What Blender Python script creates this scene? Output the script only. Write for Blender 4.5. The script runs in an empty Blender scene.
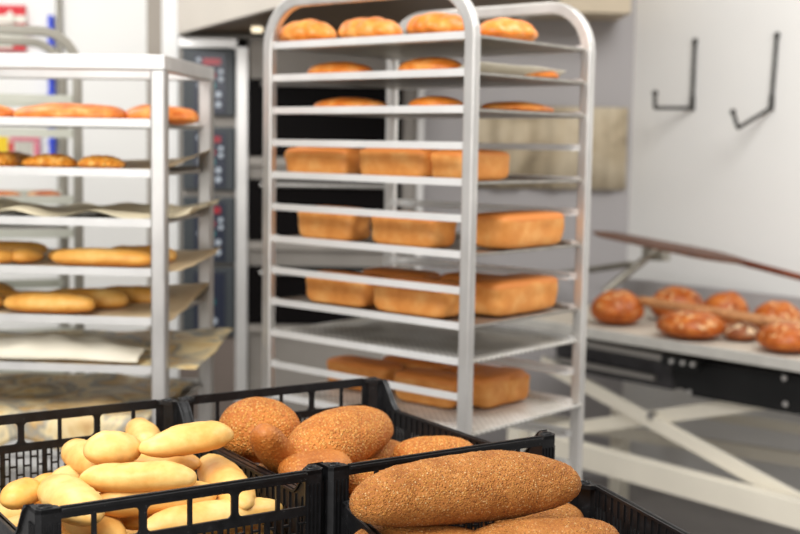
import bpy, bmesh, math, random
from mathutils import Vector, Matrix, noise
C = bpy.context.scene.collection
PI = math.pi
R = math.radians
random.seed(7)

# ------------------------------------------------------------------ camera
F_PX, PITCH, ROLL, CAM_Z = 1239.26, 0.0988, 0.016, 1.5
CAM = Vector((0, 0, CAM_Z))
FW = Vector((0, math.cos(PITCH), -math.sin(PITCH)))
U0 = Vector((0, math.sin(PITCH), math.cos(PITCH)))
R0 = Vector((1, 0, 0))
RT = R0 * math.cos(ROLL) + U0 * math.sin(ROLL)
UP = -R0 * math.sin(ROLL) + U0 * math.cos(ROLL)
cam_d = bpy.data.cameras.new('camera')
cam = bpy.data.objects.new('camera', cam_d)
C.objects.link(cam)
m3 = Matrix((RT, UP, -FW)).transposed()
cam.matrix_world = Matrix.Translation(CAM) @ m3.to_4x4()
cam_d.sensor_width = 36
cam_d.lens = F_PX / 800 * 36
cam_d.clip_start = 0.05
cam_d.dof.use_dof = True
cam_d.dof.focus_distance = 1.68
cam_d.dof.aperture_fstop = 4.0
bpy.context.scene.camera = cam

def ray(px, py):
    return FW + RT * ((px - 400) / F_PX) + UP * ((267 - py) / F_PX)
def atz(px, py, z):
    q = ray(px, py)
    return CAM + q * ((z - CAM_Z) / q.z)
def aty(px, py, y):
    q = ray(px, py)
    return CAM + q * (y / q.y)

# ------------------------------------------------------------------ world, light, exposure
sc = bpy.context.scene
sc.view_settings.view_transform = 'Standard'
sc.view_settings.look = 'None'
sc.view_settings.gamma = 1
sc.view_settings.use_curve_mapping = False
sc.view_settings.exposure = 0.0
w = bpy.data.worlds.new('world')
sc.world = w
w.use_nodes = True
w.node_tree.nodes['Background'].inputs[0].default_value = (1.0, 0.985, 0.97, 1)
w.node_tree.nodes['Background'].inputs[1].default_value = 0.52
def area(name, loc, target, sx, sy, power, col=(1, 1, 1)):
    d = bpy.data.lights.new(name, 'AREA')
    d.shape = 'RECTANGLE'; d.size = sx; d.size_y = sy; d.energy = power; d.color = col
    o = bpy.data.objects.new(name, d)
    C.objects.link(o)
    o.location = loc
    o.rotation_euler = (Vector(target) - Vector(loc)).to_track_quat('-Z', 'Y').to_euler()
    return o
area('ceiling_light_near', (-0.9, 0.6, 3.1), (-0.1, 2.3, 1.0), 1.8, 1.2, 76, (1, .985, .96))
area('fill_light_behind', (-1.6, -1.6, 1.9), (-0.2, 2.6, 1.2), 2.6, 1.5, 56, (1, .985, .965))  # added fill behind the camera, no known window; brightens shelves and fronts
area('ceiling_light_left', (-1.9, 3.6, 3.1), (-0.9, 4.2, 1.2), 1.2, 1.2, 33, (1, .99, .97))
area('ceiling_light_right', (1.3, 2.4, 3.1), (1.1, 4.4, 1.1), 1.2, 1.2, 56, (1, .99, .97))

# ------------------------------------------------------------------ materials
MATS = {}
class NT:
    def __init__(s, name):
        s.m = bpy.data.materials.new(name); s.m.use_nodes = True
        s.t = s.m.node_tree; s.b = s.t.nodes['Principled BSDF']
    def n(s, typ, **kw):
        x = s.t.nodes.new(typ)
        for k, v in kw.items():
            if k.startswith('i_'): x.inputs[k[2:].replace('_', ' ')].default_value = v
            else: setattr(x, k, v)
        return x
    def l(s, a, b): s.t.links.new(a, b)
    def ramp(s, fac, stops):
        r = s.n('ShaderNodeValToRGB')
        e = r.color_ramp.elements
        while len(e) < len(stops): e.new(0.5)
        for k, (p, c) in enumerate(stops):
            e[k].position = p; e[k].color = (*c, 1)
        s.l(fac, r.inputs[0]); return r.outputs[0]
    def mix(s, fac, a, b, mode='MIX'):
        x = s.n('ShaderNodeMix', data_type='RGBA', blend_type=mode)
        for i, v in ((0, fac), (6, a), (7, b)):
            if hasattr(v, 'is_output') or isinstance(v, bpy.types.NodeSocket): s.l(v, x.inputs[i])
            else: x.inputs[i].default_value = v if i == 0 else (*v, 1)
        return x.outputs[2]
    def bump(s, h, strength, dist):
        b = s.n('ShaderNodeBump'); b.inputs['Strength'].default_value = strength; b.inputs['Distance'].default_value = dist
        s.l(h, b.inputs['Height']); return b
def srgb(r, g, b):
    f = lambda c: (c / 255 / 12.92) if c / 255 <= .04045 else ((c / 255 + .055) / 1.055) ** 2.4
    return (f(r), f(g), f(b))
def plain(name, col, rough=.5, metal=0, var=.06, scale=6, bump=0, emit=None, spec=.5, stretch=None):
    if name in MATS: return MATS[name]
    t = NT(name)
    tc = t.n('ShaderNodeTexCoord')
    src = tc.outputs['Object']
    if stretch:
        mp = t.n('ShaderNodeMapping'); mp.inputs['Scale'].default_value = stretch
        t.l(src, mp.inputs[0]); src = mp.outputs[0]
    nz = t.n('ShaderNodeTexNoise', i_Scale=scale, i_Detail=5.0)
    t.l(src, nz.inputs['Vector'])
    a = tuple(max(0, c * (1 - var)) for c in col); b = tuple(min(1, c * (1 + var)) for c in col)
    t.l(t.ramp(nz.outputs[0], [(.3, a), (.7, b)]), t.b.inputs['Base Color'])
    t.b.inputs['Roughness'].default_value = rough
    t.b.inputs['Metallic'].default_value = metal
    t.b.inputs['Specular IOR Level'].default_value = spec
    if bump:
        t.l(t.bump(nz.outputs[0], .5, bump).outputs[0], t.b.inputs['Normal'])
    if emit:
        t.b.inputs['Emission Color'].default_value = (*emit[0], 1); t.b.inputs['Emission Strength'].default_value = emit[1]
    MATS[name] = t.m
    return t.m
steel = plain('brushed_steel', (.68, .66, .63), .46, .92, .14, 12, 0, stretch=(1, 1, .5))
steel_rail = plain('steel_runner', (.82, .81, .79), .42, .5, .06, 10)
steel_post = plain('dark_post_steel', (.50, .485, .465), .42, .95, .16, 12, stretch=(1, 1, .5))  # base darkened to offset the fill light on the square rack's posts
rail_grey = plain('grey_steel_runner', (.62, .61, .59), .42, .6, .08, 10)
steel_dull = plain('dull_steel', (.50, .48, .45), .42, 1.0, .12, 8)
steel_shade = plain('oven_steel', (.30, .275, .245), .5, .4, .10, 4)
grey_tube = plain('grey_tube', (.36, .34, .29), .4, .7, .1, 8)
tray_mat = plain('tray_metal', (.42, .39, .35), .42, .9, .2, 18)
white_wall_m = plain('white_wall_panel', srgb(238, 237, 234), .35, 0, .015, 1.5)
left_wall_m = plain('white_tile_wall', srgb(245, 244, 240), .5, 0, .02, 2)
grey_wall_m = plain('grey_wall_tone', srgb(172, 168, 168), .6, 0, .03, 2)  # even grey tone for the back wall right of the white stretch
floor_m = plain('grey_floor_tiles', srgb(150, 145, 142), .4, 0, .1, 3)
black_metal = plain('black_machine_paint', (.010, .010, .010), .5, 0, .2, 9, spec=.25)
cream_metal = plain('cream_painted_steel', srgb(236, 229, 212), .45, 0, .04, 5)
dark_glass = plain('dark_oven_glass', (.006, .005, .005), .4, 0, .1, 3, spec=.03)
rubber = plain('black_rubber', (.02, .02, .02), .7, 0, .1, 9)
panel_slate = plain('slate_panel', srgb(56, 62, 66), .45, 0, .06, 5)
panel_navy = plain('navy_keypad', srgb(22, 30, 52), .3, 0, .08, 5)
red_led = plain('red_display', srgb(120, 20, 30), .3, 0, .1, 5, emit=(srgb(190, 20, 40), .35))
white_key = plain('white_key', srgb(190, 200, 210), .4, 0, .03, 5)
red_key = plain('red_key', srgb(190, 30, 45), .4, 0, .03, 5)
teal_key = plain('teal_key', srgb(60, 150, 150), .4, 0, .03, 5)
hook_m = plain('dark_iron', srgb(62, 60, 58), .45, .5, .15, 30)
tan_m = plain('tan_hood_trim', srgb(190, 175, 150), .5, .1, .06, 3)
hood_m = plain('hood_side_metal', srgb(206, 198, 186), .45, .1, .04, 3)
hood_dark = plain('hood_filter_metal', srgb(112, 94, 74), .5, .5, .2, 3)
red_paint = plain('red_print', srgb(214, 40, 52), .5, 0, .03, 5)
white_paint = plain('white_print', srgb(240, 238, 225), .5, 0, .02, 5)
blue_paint = plain('blue_plastic', srgb(45, 75, 215), .4, 0, .05, 5)
yellow_paint = plain('yellow_print', srgb(246, 208, 30), .5, 0, .03, 5)
pink_paint = plain('pink_print', srgb(224, 120, 140), .5, 0, .05, 5)

def crate_mat():
    t = NT('black_crate_plastic')
    tc = t.n('ShaderNodeTexCoord')
    nz = t.n('ShaderNodeTexNoise', i_Scale=60.0, i_Detail=6.0, i_Roughness=.7)
    t.l(tc.outputs['Object'], nz.inputs['Vector'])
    n2 = t.n('ShaderNodeTexNoise', i_Scale=300.0, i_Detail=2.0)
    t.l(tc.outputs['Object'], n2.inputs['Vector'])
    base = t.ramp(nz.outputs[0], [(.35, (.006, .006, .0065)), (.62, (.010, .010, .011)), (.80, (.035, .035, .038))])
    sp = t.ramp(n2.outputs[0], [(.70, (0, 0, 0)), (.78, (.12, .12, .12))])
    t.l(t.mix(1.0, base, sp, 'ADD'), t.b.inputs['Base Color'])
    t.l(t.ramp(nz.outputs[0], [(.3, (.3,) * 3), (.8, (.55,) * 3)]), t.b.inputs['Roughness'])
    t.l(t.bump(nz.outputs[0], .4, .0006).outputs[0], t.b.inputs['Normal'])
    t.b.inputs['Specular IOR Level'].default_value = .35
    return t.m
crate_m = crate_mat()

def wood(name, a, b, sc_=(2, 30, 30)):
    t = NT(name)
    tc = t.n('ShaderNodeTexCoord'); mp = t.n('ShaderNodeMapping'); mp.inputs['Scale'].default_value = sc_
    t.l(tc.outputs['Object'], mp.inputs[0])
    nz = t.n('ShaderNodeTexNoise', i_Scale=2.0, i_Detail=6.0); t.l(mp.outputs[0], nz.inputs['Vector'])
    t.l(t.ramp(nz.outputs[0], [(.3, a), (.7, b)]), t.b.inputs['Base Color'])
    t.b.inputs['Roughness'].default_value = .5
    return t.m
wood_light = wood('light_peel_wood', srgb(156, 102, 60), srgb(196, 142, 92))
wood_dark = wood('dark_peel_wood', srgb(76, 46, 32), srgb(112, 72, 50))
wood_red = wood('red_handle_wood', srgb(96, 46, 28), srgb(130, 68, 42))

def bread_mat(name, stops, low=None, nscale=14, rough=.6, bump=.0015, top=None, seeds=None, flour=None, sss=0):
    """crust: noise colour, paler or darker underside, optional seeds and flour"""
    t = NT(name)
    tc = t.n('ShaderNodeTexCoord')
    oi = t.n('ShaderNodeObjectInfo')
    add = t.n('ShaderNodeVectorMath', operation='ADD')
    sclv = t.n('ShaderNodeVectorMath', operation='SCALE'); sclv.inputs['Scale'].default_value = 5.0
    cmb = t.n('ShaderNodeCombineXYZ')
    for i in range(3): t.l(oi.outputs['Random'], cmb.inputs[i])
    t.l(cmb.outputs[0], sclv.inputs[0]); t.l(tc.outputs['Object'], add.inputs[0]); t.l(sclv.outputs[0], add.inputs[1])
    v = add.outputs[0]
    nz = t.n('ShaderNodeTexNoise', i_Scale=nscale, i_Detail=6.0, i_Roughness=.6); t.l(v, nz.inputs['Vector'])
    col = t.ramp(nz.outputs[0], stops)
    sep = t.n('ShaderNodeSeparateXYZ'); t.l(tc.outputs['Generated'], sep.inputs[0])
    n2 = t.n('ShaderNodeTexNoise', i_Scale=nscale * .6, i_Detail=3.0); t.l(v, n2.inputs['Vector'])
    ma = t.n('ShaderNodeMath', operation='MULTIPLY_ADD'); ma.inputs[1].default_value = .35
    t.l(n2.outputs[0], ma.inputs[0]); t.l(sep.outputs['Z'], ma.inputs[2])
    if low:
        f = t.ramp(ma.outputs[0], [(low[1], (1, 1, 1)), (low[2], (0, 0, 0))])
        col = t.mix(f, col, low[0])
    if top:
        f = t.ramp(ma.outputs[0], [(top[1], (0, 0, 0)), (top[2], (1, 1, 1))])
        col = t.mix(f, col, top[0])
    h = nz.outputs[0]
    if seeds:
        vo = t.n('ShaderNodeTexVoronoi', i_Scale=seeds['scale']); t.l(v, vo.inputs['Vector'])
        sp = t.n('ShaderNodeSeparateColor'); t.l(vo.outputs['Color'], sp.inputs[0])
        sc1 = t.ramp(sp.outputs[0], seeds['cols'])
        dm = t.ramp(vo.outputs['Distance'], [(.15, (1, 1, 1)), (.62, (0, 0, 0))])
        big = t.n('ShaderNodeTexNoise', i_Scale=seeds.get('patch', 22), i_Detail=3.0); t.l(v, big.inputs['Vector'])
        cov = t.ramp(big.outputs[0], [(seeds.get('c0', .3), (.15,) * 3), (seeds.get('c1', .55), (1, 1, 1))])
        fac = t.mix(1.0, dm, cov, 'MULTIPLY')
        col = t.mix(fac, col, sc1)
        bw = t.n('ShaderNodeRGBToBW'); t.l(fac, bw.inputs[0])
        b1 = t.bump(h, .5, bump)
        b2 = t.n('ShaderNodeBump'); b2.inputs['Strength'].default_value = seeds.get('bs', .9); b2.inputs['Distance'].default_value = seeds.get('bd', .0012)
        t.l(bw.outputs[0], b2.inputs['Height']); t.l(b1.outputs[0], b2.inputs['Normal'])
        t.l(b2.outputs[0], t.b.inputs['Normal'])
    else:
        t.l(t.bump(h, .6, bump).outputs[0], t.b.inputs['Normal'])
    if flour:
        vf = t.n('ShaderNodeTexNoise', i_Scale=flour.get('s', 30), i_Detail=3.0, i_Distortion=1.5); t.l(v, vf.inputs['Vector'])
        ff = t.ramp(vf.outputs[0], [(flour['a'], (0, 0, 0)), (flour['b'], (1, 1, 1))])
        zt = t.ramp(ma.outputs[0], [(.55, (0, 0, 0)), (.8, (1, 1, 1))])
        col = t.mix(t.mix(1.0, ff, zt, 'MULTIPLY'), col, flour['col'])
    t.l(col, t.b.inputs['Base Color'])
    t.b.inputs['Roughness'].default_value = rough
    t.b.inputs['Specular IOR Level'].default_value = .35
    return t.m
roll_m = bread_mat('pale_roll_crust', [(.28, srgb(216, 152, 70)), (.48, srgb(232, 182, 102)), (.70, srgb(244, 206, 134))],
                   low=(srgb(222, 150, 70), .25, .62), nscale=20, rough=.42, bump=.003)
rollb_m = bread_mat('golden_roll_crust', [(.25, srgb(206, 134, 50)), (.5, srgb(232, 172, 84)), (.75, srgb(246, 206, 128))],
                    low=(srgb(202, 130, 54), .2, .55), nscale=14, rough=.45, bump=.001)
seed_m = bread_mat('seeded_bun_crust', [(.3, srgb(158, 84, 28)), (.6, srgb(196, 118, 46)), (.8, srgb(210, 140, 64))], nscale=20, bump=.002,
                   seeds=dict(scale=260, cols=[(.0, srgb(166, 94, 30)), (.4, srgb(212, 144, 62)), (.75, srgb(230, 170, 84)), (1, srgb(244, 200, 124))], patch=16, c0=.18, c1=.34, bd=.0022))
brown_m = bread_mat('smooth_brown_crust', [(.25, srgb(142, 78, 28)), (.5, srgb(176, 104, 42)), (.75, srgb(198, 128, 60))], nscale=22, bump=.002, rough=.5,
                    seeds=dict(scale=240, cols=[(.0, srgb(150, 80, 26)), (.6, srgb(190, 116, 50)), (1, srgb(222, 164, 92))], patch=20, c0=.35, c1=.6, bd=.001))
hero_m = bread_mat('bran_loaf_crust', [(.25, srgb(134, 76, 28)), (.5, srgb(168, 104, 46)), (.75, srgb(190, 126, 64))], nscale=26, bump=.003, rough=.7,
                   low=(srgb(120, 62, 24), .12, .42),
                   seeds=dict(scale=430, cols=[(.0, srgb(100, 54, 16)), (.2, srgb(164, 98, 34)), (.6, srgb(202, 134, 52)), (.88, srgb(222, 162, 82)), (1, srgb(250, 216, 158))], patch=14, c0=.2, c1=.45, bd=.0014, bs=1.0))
tin_m = bread_mat('tin_loaf_crust', [(.2, srgb(200, 120, 50)), (.5, srgb(222, 148, 74)), (.8, srgb(238, 182, 112))], nscale=18, bump=.0015, rough=.55,
                  top=(srgb(216, 132, 62), .95, 1.16))
croi_m = bread_mat('glazed_bun_crust', [(.25, srgb(196, 96, 24)), (.5, srgb(226, 132, 48)), (.75, srgb(244, 178, 100))], nscale=26, bump=.004, rough=.35)
flat_m = bread_mat('flatbread_crust', [(.25, srgb(196, 88, 24)), (.5, srgb(224, 126, 50)), (.72, srgb(240, 170, 92))], nscale=34, bump=.003, rough=.4)
dan_m = bread_mat('danish_crust', [(.3, srgb(176, 92, 24)), (.5, srgb(222, 146, 50)), (.72, srgb(244, 202, 120))], nscale=60, bump=.004, rough=.4)
round_m = bread_mat('round_loaf_crust', [(.25, srgb(124, 54, 14)), (.5, srgb(176, 88, 26)), (.75, srgb(208, 126, 52))], nscale=24, bump=.004, rough=.4,
                    flour=dict(s=26, a=.55, b=.68, col=srgb(236, 196, 140)))
rdark_m = bread_mat('dark_round_crust', [(.25, srgb(84, 40, 16)), (.5, srgb(128, 66, 28)), (.75, srgb(160, 92, 44))], nscale=24, bump=.004, rough=.5,
                    flour=dict(s=30, a=.5, b=.6, col=srgb(226, 200, 164)))

def paper_mat(name, stops, scale=5, rough=.7):
    t = NT(name)
    tc = t.n('ShaderNodeTexCoord')
    nz = t.n('ShaderNodeTexNoise', i_Scale=scale, i_Detail=5.0, i_Distortion=.8); t.l(tc.outputs['Object'], nz.inputs['Vector'])
    t.l(t.ramp(nz.outputs[0], stops), t.b.inputs['Base Color'])
    t.b.inputs['Roughness'].default_value = rough
    t.l(t.bump(nz.outputs[0], .6, .01).outputs[0], t.b.inputs['Normal'])
    return t.m
paper_m = paper_mat('baking_paper', [(.2, srgb(176, 144, 102)), (.5, srgb(214, 190, 150)), (.8, srgb(230, 214, 182))], 6)
paper_white = paper_mat('clean_baking_paper', [(.2, srgb(214, 204, 180)), (.6, srgb(236, 228, 208)), (.9, srgb(246, 242, 228))], 5)
plain_paper = paper_mat('pale_beige_paper', [(.2, srgb(196, 180, 146)), (.6, srgb(222, 210, 180)), (.9, srgb(236, 226, 202))], 6)
paper_stain = paper_mat('stained_baking_paper', [(.26, srgb(166, 100, 46)), (.36, srgb(208, 176, 118)), (.45, srgb(226, 206, 160)), (.51, srgb(150, 146, 134)), (.57, srgb(196, 158, 96)), (.68, srgb(232, 216, 176))], 9, .5)
cloth_m = paper_mat('streaked_sheet', [(.36, srgb(134, 120, 98)), (.5, srgb(188, 172, 144)), (.64, srgb(206, 192, 166))], 3)

def mesh_tray_mat():
    t = NT('perforated_tray_metal')
    tc = t.n('ShaderNodeTexCoord')
    wv = t.n('ShaderNodeTexVoronoi', i_Scale=55.0); wv.inputs['Randomness'].default_value = 0.0
    t.l(tc.outputs['Object'], wv.inputs['Vector'])
    nz = t.n('ShaderNodeTexNoise', i_Scale=8.0, i_Detail=4.0); t.l(tc.outputs['Object'], nz.inputs['Vector'])
    a = t.ramp(wv.outputs['Distance'], [(.16, (.30, .28, .25)), (.32, (.84, .82, .78))])
    b = t.ramp(nz.outputs[0], [(.35, (.66, .63, .58)), (.65, (1, 1, 1))])
    t.l(t.mix(1.0, a, b, 'MULTIPLY'), t.b.inputs['Base Color'])
    t.b.inputs['Metallic'].default_value = .3; t.b.inputs['Roughness'].default_value = .45
    return t.m
perf_m = mesh_tray_mat()

# ------------------------------------------------------------------ mesh helpers
def tag(o, label, cat, group=None, kind=None):
    o['label'] = label; o['category'] = cat
    if group: o['group'] = group
    if kind: o['kind'] = kind
    return o
def empty(name, loc, rz=0):
    o = bpy.data.objects.new(name, None); C.objects.link(o)
    o.location = loc; o.rotation_euler = (0, 0, rz); o.empty_display_size = .05
    return o
def link(name, bm, mat, parent=None, smooth=False, bevel=0):
    me = bpy.data.meshes.new(name)
    bmesh.ops.recalc_face_normals(bm, faces=bm.faces)
    bm.to_mesh(me); bm.free()
    me.materials.append(mat)
    if smooth:
        for p in me.polygons: p.use_smooth = True
    o = bpy.data.objects.new(name, me); C.objects.link(o)
    if parent: o.parent = parent
    if bevel:
        b = o.modifiers.new('bevel', 'BEVEL'); b.width = bevel; b.segments = 2; b.limit_method = 'ANGLE'
    return o
def struct(name, bm, mat, bevel=0):
    o = link(name, bm, mat, bevel=bevel); o['kind'] = 'structure'; return o
def box(bm, c, s, rz=0, mat=None):
    M = Matrix.Translation(c) @ Matrix.Rotation(rz, 4, 'Z') @ (mat or Matrix()) @ Matrix.Diagonal((*s, 1))
    bmesh.ops.create_cube(bm, size=1, matrix=M)
def box2(bm, a, b):
    box(bm, [(a[i] + b[i]) / 2 for i in range(3)], [abs(b[i] - a[i]) for i in range(3)])
def bar(bm, p0, p1, wd, ht, up=(0, 0, 1)):
    p0, p1 = Vector(p0), Vector(p1); d = (p1 - p0)
    x = d.normalized(); y = Vector(up).cross(x).normalized(); z = x.cross(y)
    M = Matrix((x, y, z)).transposed().to_4x4(); M.translation = (p0 + p1) / 2
    bmesh.ops.create_cube(bm, size=1, matrix=M @ Matrix.Diagonal((d.length, wd, ht, 1)))
def sweep(bm, path, sec, upn, closed=False):
    """sweep a 2D section (list of (a,b)) along path; a along upn, b along side"""
    rings = []
    n = len(path); upn = Vector(upn)
    for i, p in enumerate(path):
        p = Vector(p)
        t = (Vector(path[min(i + 1, n - 1)]) - Vector(path[max(i - 1, 0)])).normalized()
        s = t.cross(upn).normalized()
        rings.append([bm.verts.new(p + upn * a + s * b) for a, b in sec])
    k = len(sec)
    for i in range(n - 1):
        for j in range(k):
            bm.faces.new((rings[i][j], rings[i][(j + 1) % k], rings[i + 1][(j + 1) % k], rings[i + 1][j]))
    bm.faces.new(rings[0]); bm.faces.new(rings[-1])
def tube(bm, path, r, n=12, radii=None):
    """round tube along any path"""
    path = [Vector(p) for p in path]; N = len(path); rings = []
    ref = Vector((0, 0, 1))
    t0 = (path[1] - path[0]).normalized()
    if abs(t0.z) > .9: ref = Vector((0, 1, 0))
    for i, p in enumerate(path):
        t = (path[min(i + 1, N - 1)] - path[max(i - 1, 0)]).normalized()
        s = ref.cross(t)
        if s.length < 1e-4: s = Vector((1, 0, 0))
        s.normalize(); u = t.cross(s); ref = u
        rr = radii[i] if radii else r
        rings.append([bm.verts.new(p + (s * math.cos(2 * PI * j / n) + u * math.sin(2 * PI * j / n)) * rr) for j in range(n)])
    for i in range(N - 1):
        for j in range(n):
            bm.faces.new((rings[i][j], rings[i][(j + 1) % n], rings[i + 1][(j + 1) % n], rings[i + 1][j]))
    bm.faces.new(rings[0]); bm.faces.new(rings[-1])
def prism(bm, pts, off):
    """extrude polygon pts (3D list) by vector off"""
    off = Vector(off)
    a = [bm.verts.new(Vector(p)) for p in pts]; b = [bm.verts.new(Vector(p) + off) for p in pts]
    n = len(a)
    bm.faces.new(a); bm.faces.new(b[::-1])
    for i in range(n): bm.faces.new((a[i], a[(i + 1) % n], b[(i + 1) % n], b[i]))
def cyl(bm, p0, p1, r, n=20):
    tube(bm, [p0, p1], r, n)
def rrect(w, h, r, k=3):
    pts = []
    for cx, cy, a0 in ((w / 2 - r, h / 2 - r, 0), (-w / 2 + r, h / 2 - r, 90), (-w / 2 + r, -h / 2 + r, 180), (w / 2 - r, -h / 2 + r, 270)):
        for i in range(k + 1):
            a = R(a0 + 90 * i / k); pts.append((cx + r * math.cos(a), cy + r * math.sin(a)))
    return pts

# ------------------------------------------------------------------ the room
WDIR = Vector((math.cos(R(-47.5)), math.sin(R(-47.5)), 0))      # along the right wall, towards the viewer
WN = Vector((WDIR.y, -WDIR.x, 0))                               # wall normal into the room
corner = Vector((1.015, 5.52, 0))
bm = bmesh.new(); box2(bm, (-3.2, -1.0, -.05), (4.2, 5.8, 0)); struct('floor', bm, floor_m)
bm = bmesh.new(); box2(bm, (-3.2, 5.52, 0), (-.80, 5.62, 3.2)); struct('wall_back_left', bm, left_wall_m)
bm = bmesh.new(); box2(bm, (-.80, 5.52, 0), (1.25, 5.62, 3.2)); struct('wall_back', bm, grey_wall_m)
bm = bmesh.new()
a, b = corner, corner + WDIR * 3.0
prism(bm, [a, b, b - WN * .12, a - WN * .12 + Vector((0, 0, 0))], (0, 0, 3.2)); struct('wall_right', bm, white_wall_m)
# faint joint of two wall panels and a skirting
bm = bmesh.new()
p = corner + WDIR * .95 + WN * .001
bar(bm, p, p + Vector((0, 0, 3.2)), .003, .002, up=WN); struct('trim_1', bm, plain('panel_joint', srgb(214, 213, 210), .5))
# pilaster beside the oven
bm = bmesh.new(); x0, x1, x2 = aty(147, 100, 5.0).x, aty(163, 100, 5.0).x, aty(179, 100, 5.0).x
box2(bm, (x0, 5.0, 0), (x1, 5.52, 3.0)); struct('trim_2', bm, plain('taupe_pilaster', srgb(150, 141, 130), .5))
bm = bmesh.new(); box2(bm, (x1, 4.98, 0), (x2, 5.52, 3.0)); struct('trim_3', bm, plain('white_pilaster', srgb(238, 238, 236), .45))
# soffit on the grey wall
bm = bmesh.new(); zt = aty(560, 12, 5.2).z
box2(bm, (.12, 5.2, zt), (aty(631, 12, 5.2).x, 5.52, zt + .5)); struct('trim_4', bm, tan_m)

# ------------------------------------------------------------------ extractor hood above the oven
OY = 4.75
hz = 1.9
hood = empty('extractor_hood', (-.35, 4.4, hz))
tag(hood, 'large pale metal extractor hood with dark underside above the deck oven', 'hood')
L = hood.location
foot = [(-.843, 4.9), (-.843, 4.735), (-.100, 3.19), (.44, 3.19), (.30, 4.9)]
bm = bmesh.new()
for i in range(len(foot)):
    a, b = foot[i], foot[(i + 1) % len(foot)]
    A = Vector((a[0], a[1], 0)); B = Vector((b[0], b[1], 0))
    bar(bm, A - L + Vector((0, 0, hz + .35)), B - L + Vector((0, 0, hz + .35)), .02, .7)
link('canopy', bm, hood_m, hood)
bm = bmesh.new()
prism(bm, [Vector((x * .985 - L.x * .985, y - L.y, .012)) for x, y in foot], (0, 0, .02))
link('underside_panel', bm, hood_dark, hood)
bm = bmesh.new()
q = aty(257, 38, 4.55) - L
cyl(bm, (q.x, q.y, -.004), (q.x + .0, q.y, .012), .02)
lampo = link('spot_lamp', bm, plain('warm_lamp', (.9, .8, .6), .4, emit=((1, .85, .6), 1.5)), hood)

# ------------------------------------------------------------------ deck oven
oven = empty('deck_oven', (aty(300, 300, OY).x, OY, 0))
tag(oven, 'stainless steel deck oven with dark glass doors and stacked keypads', 'oven')
OL = oven.location
def oz(py, px=215): return aty(px, py, OY).z
def ox(px, py=150): return aty(px, py, OY).x - OL.x
oxl, oxr = ox(179), ox(424)
bm = bmesh.new(); box2(bm, (oxl, .02, .12), (oxr, .72, oz(38))); link('body', bm, steel_shade, oven)
bm = bmesh.new()
for sx in (oxl + .08, oxr - .08):
    for sy in (.1, .62):
        b2 = bmesh.new(); cyl(b2, (sx, sy, 0), (sx, sy, .12), .025, 14); link('leg', b2, steel_dull, oven)
bm.free()
bm = bmesh.new()   # bright frame around the keypads and the right post
box2(bm, (ox(236), -.008, .3), (ox(248), .02, oz(38)))
box2(bm, (oxl, -.008, oz(48)), (ox(248), .02, oz(38)))
box2(bm, (ox(417), -.008, .3), (oxr, .02, oz(60)))
link('front_frame', bm, plain('oven_frame_steel', (.66, .65, .63), .4, .7, .05), oven, bevel=.003)
bm = bmesh.new()
box2(bm, (oxl, -.004, .2), (ox(248), .02, oz(338)))
link('lower_panel', bm, plain('brown_grey_panel', srgb(128, 116, 108), .5, .4, .06), oven)
panels = [(49, 116), (127, 190), (197, 263), (267, 335)]
for i, (y0, y1) in enumerate(panels):
    za, zb = oz(y1), oz(y0)
    bm = bmesh.new(); box2(bm, (ox(183), -.016, za), (ox(235), .02, zb))
    cp = link('control_panel', bm, panel_slate, oven, bevel=.004)
    bm = bmesh.new(); box2(bm, (ox(195), -.02, za + .012), (ox(226), -.014, zb - .02)); link('keypad', bm, panel_navy, cp)
    h = zb - za; X = lambda t: ox(195) + (ox(226) - ox(195)) * t
    if i < 3:
        bm = bmesh.new(); box2(bm, (X(.28), -.023, za + h * .76), (X(.85), -.018, za + h * .85)); link('display', bm, red_led, cp)
    def dot(name, t, s, m, r=.009):
        bm = bmesh.new(); cyl(bm, (X(t), -.024, za + h * s), (X(t), -.018, za + h * s), r, 12); link(name, bm, m, cp)
    if i < 3:
        dot('key', .15, .83, white_key, .008); dot('key', .62, .60, red_key, .008); dot('key', .86, .66, white_key); dot('key', .86, .55, white_key)
        dot('key', .62, .45, teal_key, .008); dot('key', .78, .32, white_key, .011); dot('key', .78, .17, white_key, .011); dot('key', .15, .45, white_key, .006)
    else:
        dot('knob', .2, .62, white_key, .012); dot('knob', .6, .5, teal_key, .01); dot('knob', .65, .22, white_key, .012)
for y0, y1 in ((80, 157), (180, 241), (267, 324)):
    za, zb = oz(y1, 320), oz(y0, 320)
    bm = bmesh.new(); box2(bm, (ox(249), -.012, za), (ox(402), .02, zb)); dr = link('door', bm, dark_glass, oven, bevel=.004)
    bm = bmesh.new(); cyl(bm, (ox(262), -.05, zb - .02), (ox(390), -.05, zb - .02), .008, 10)
    for xx in (ox(270), ox(382)): cyl(bm, (xx, -.05, zb - .02), (xx, -.01, zb - .02), .006, 8)
    link('handle', bm, steel_dull, dr, smooth=False)
    bm = bmesh.new(); box2(bm, (ox(249), -.01, za - .035), (ox(416), .02, za - .004)); link('sill', bm, steel_shade, oven)

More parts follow.
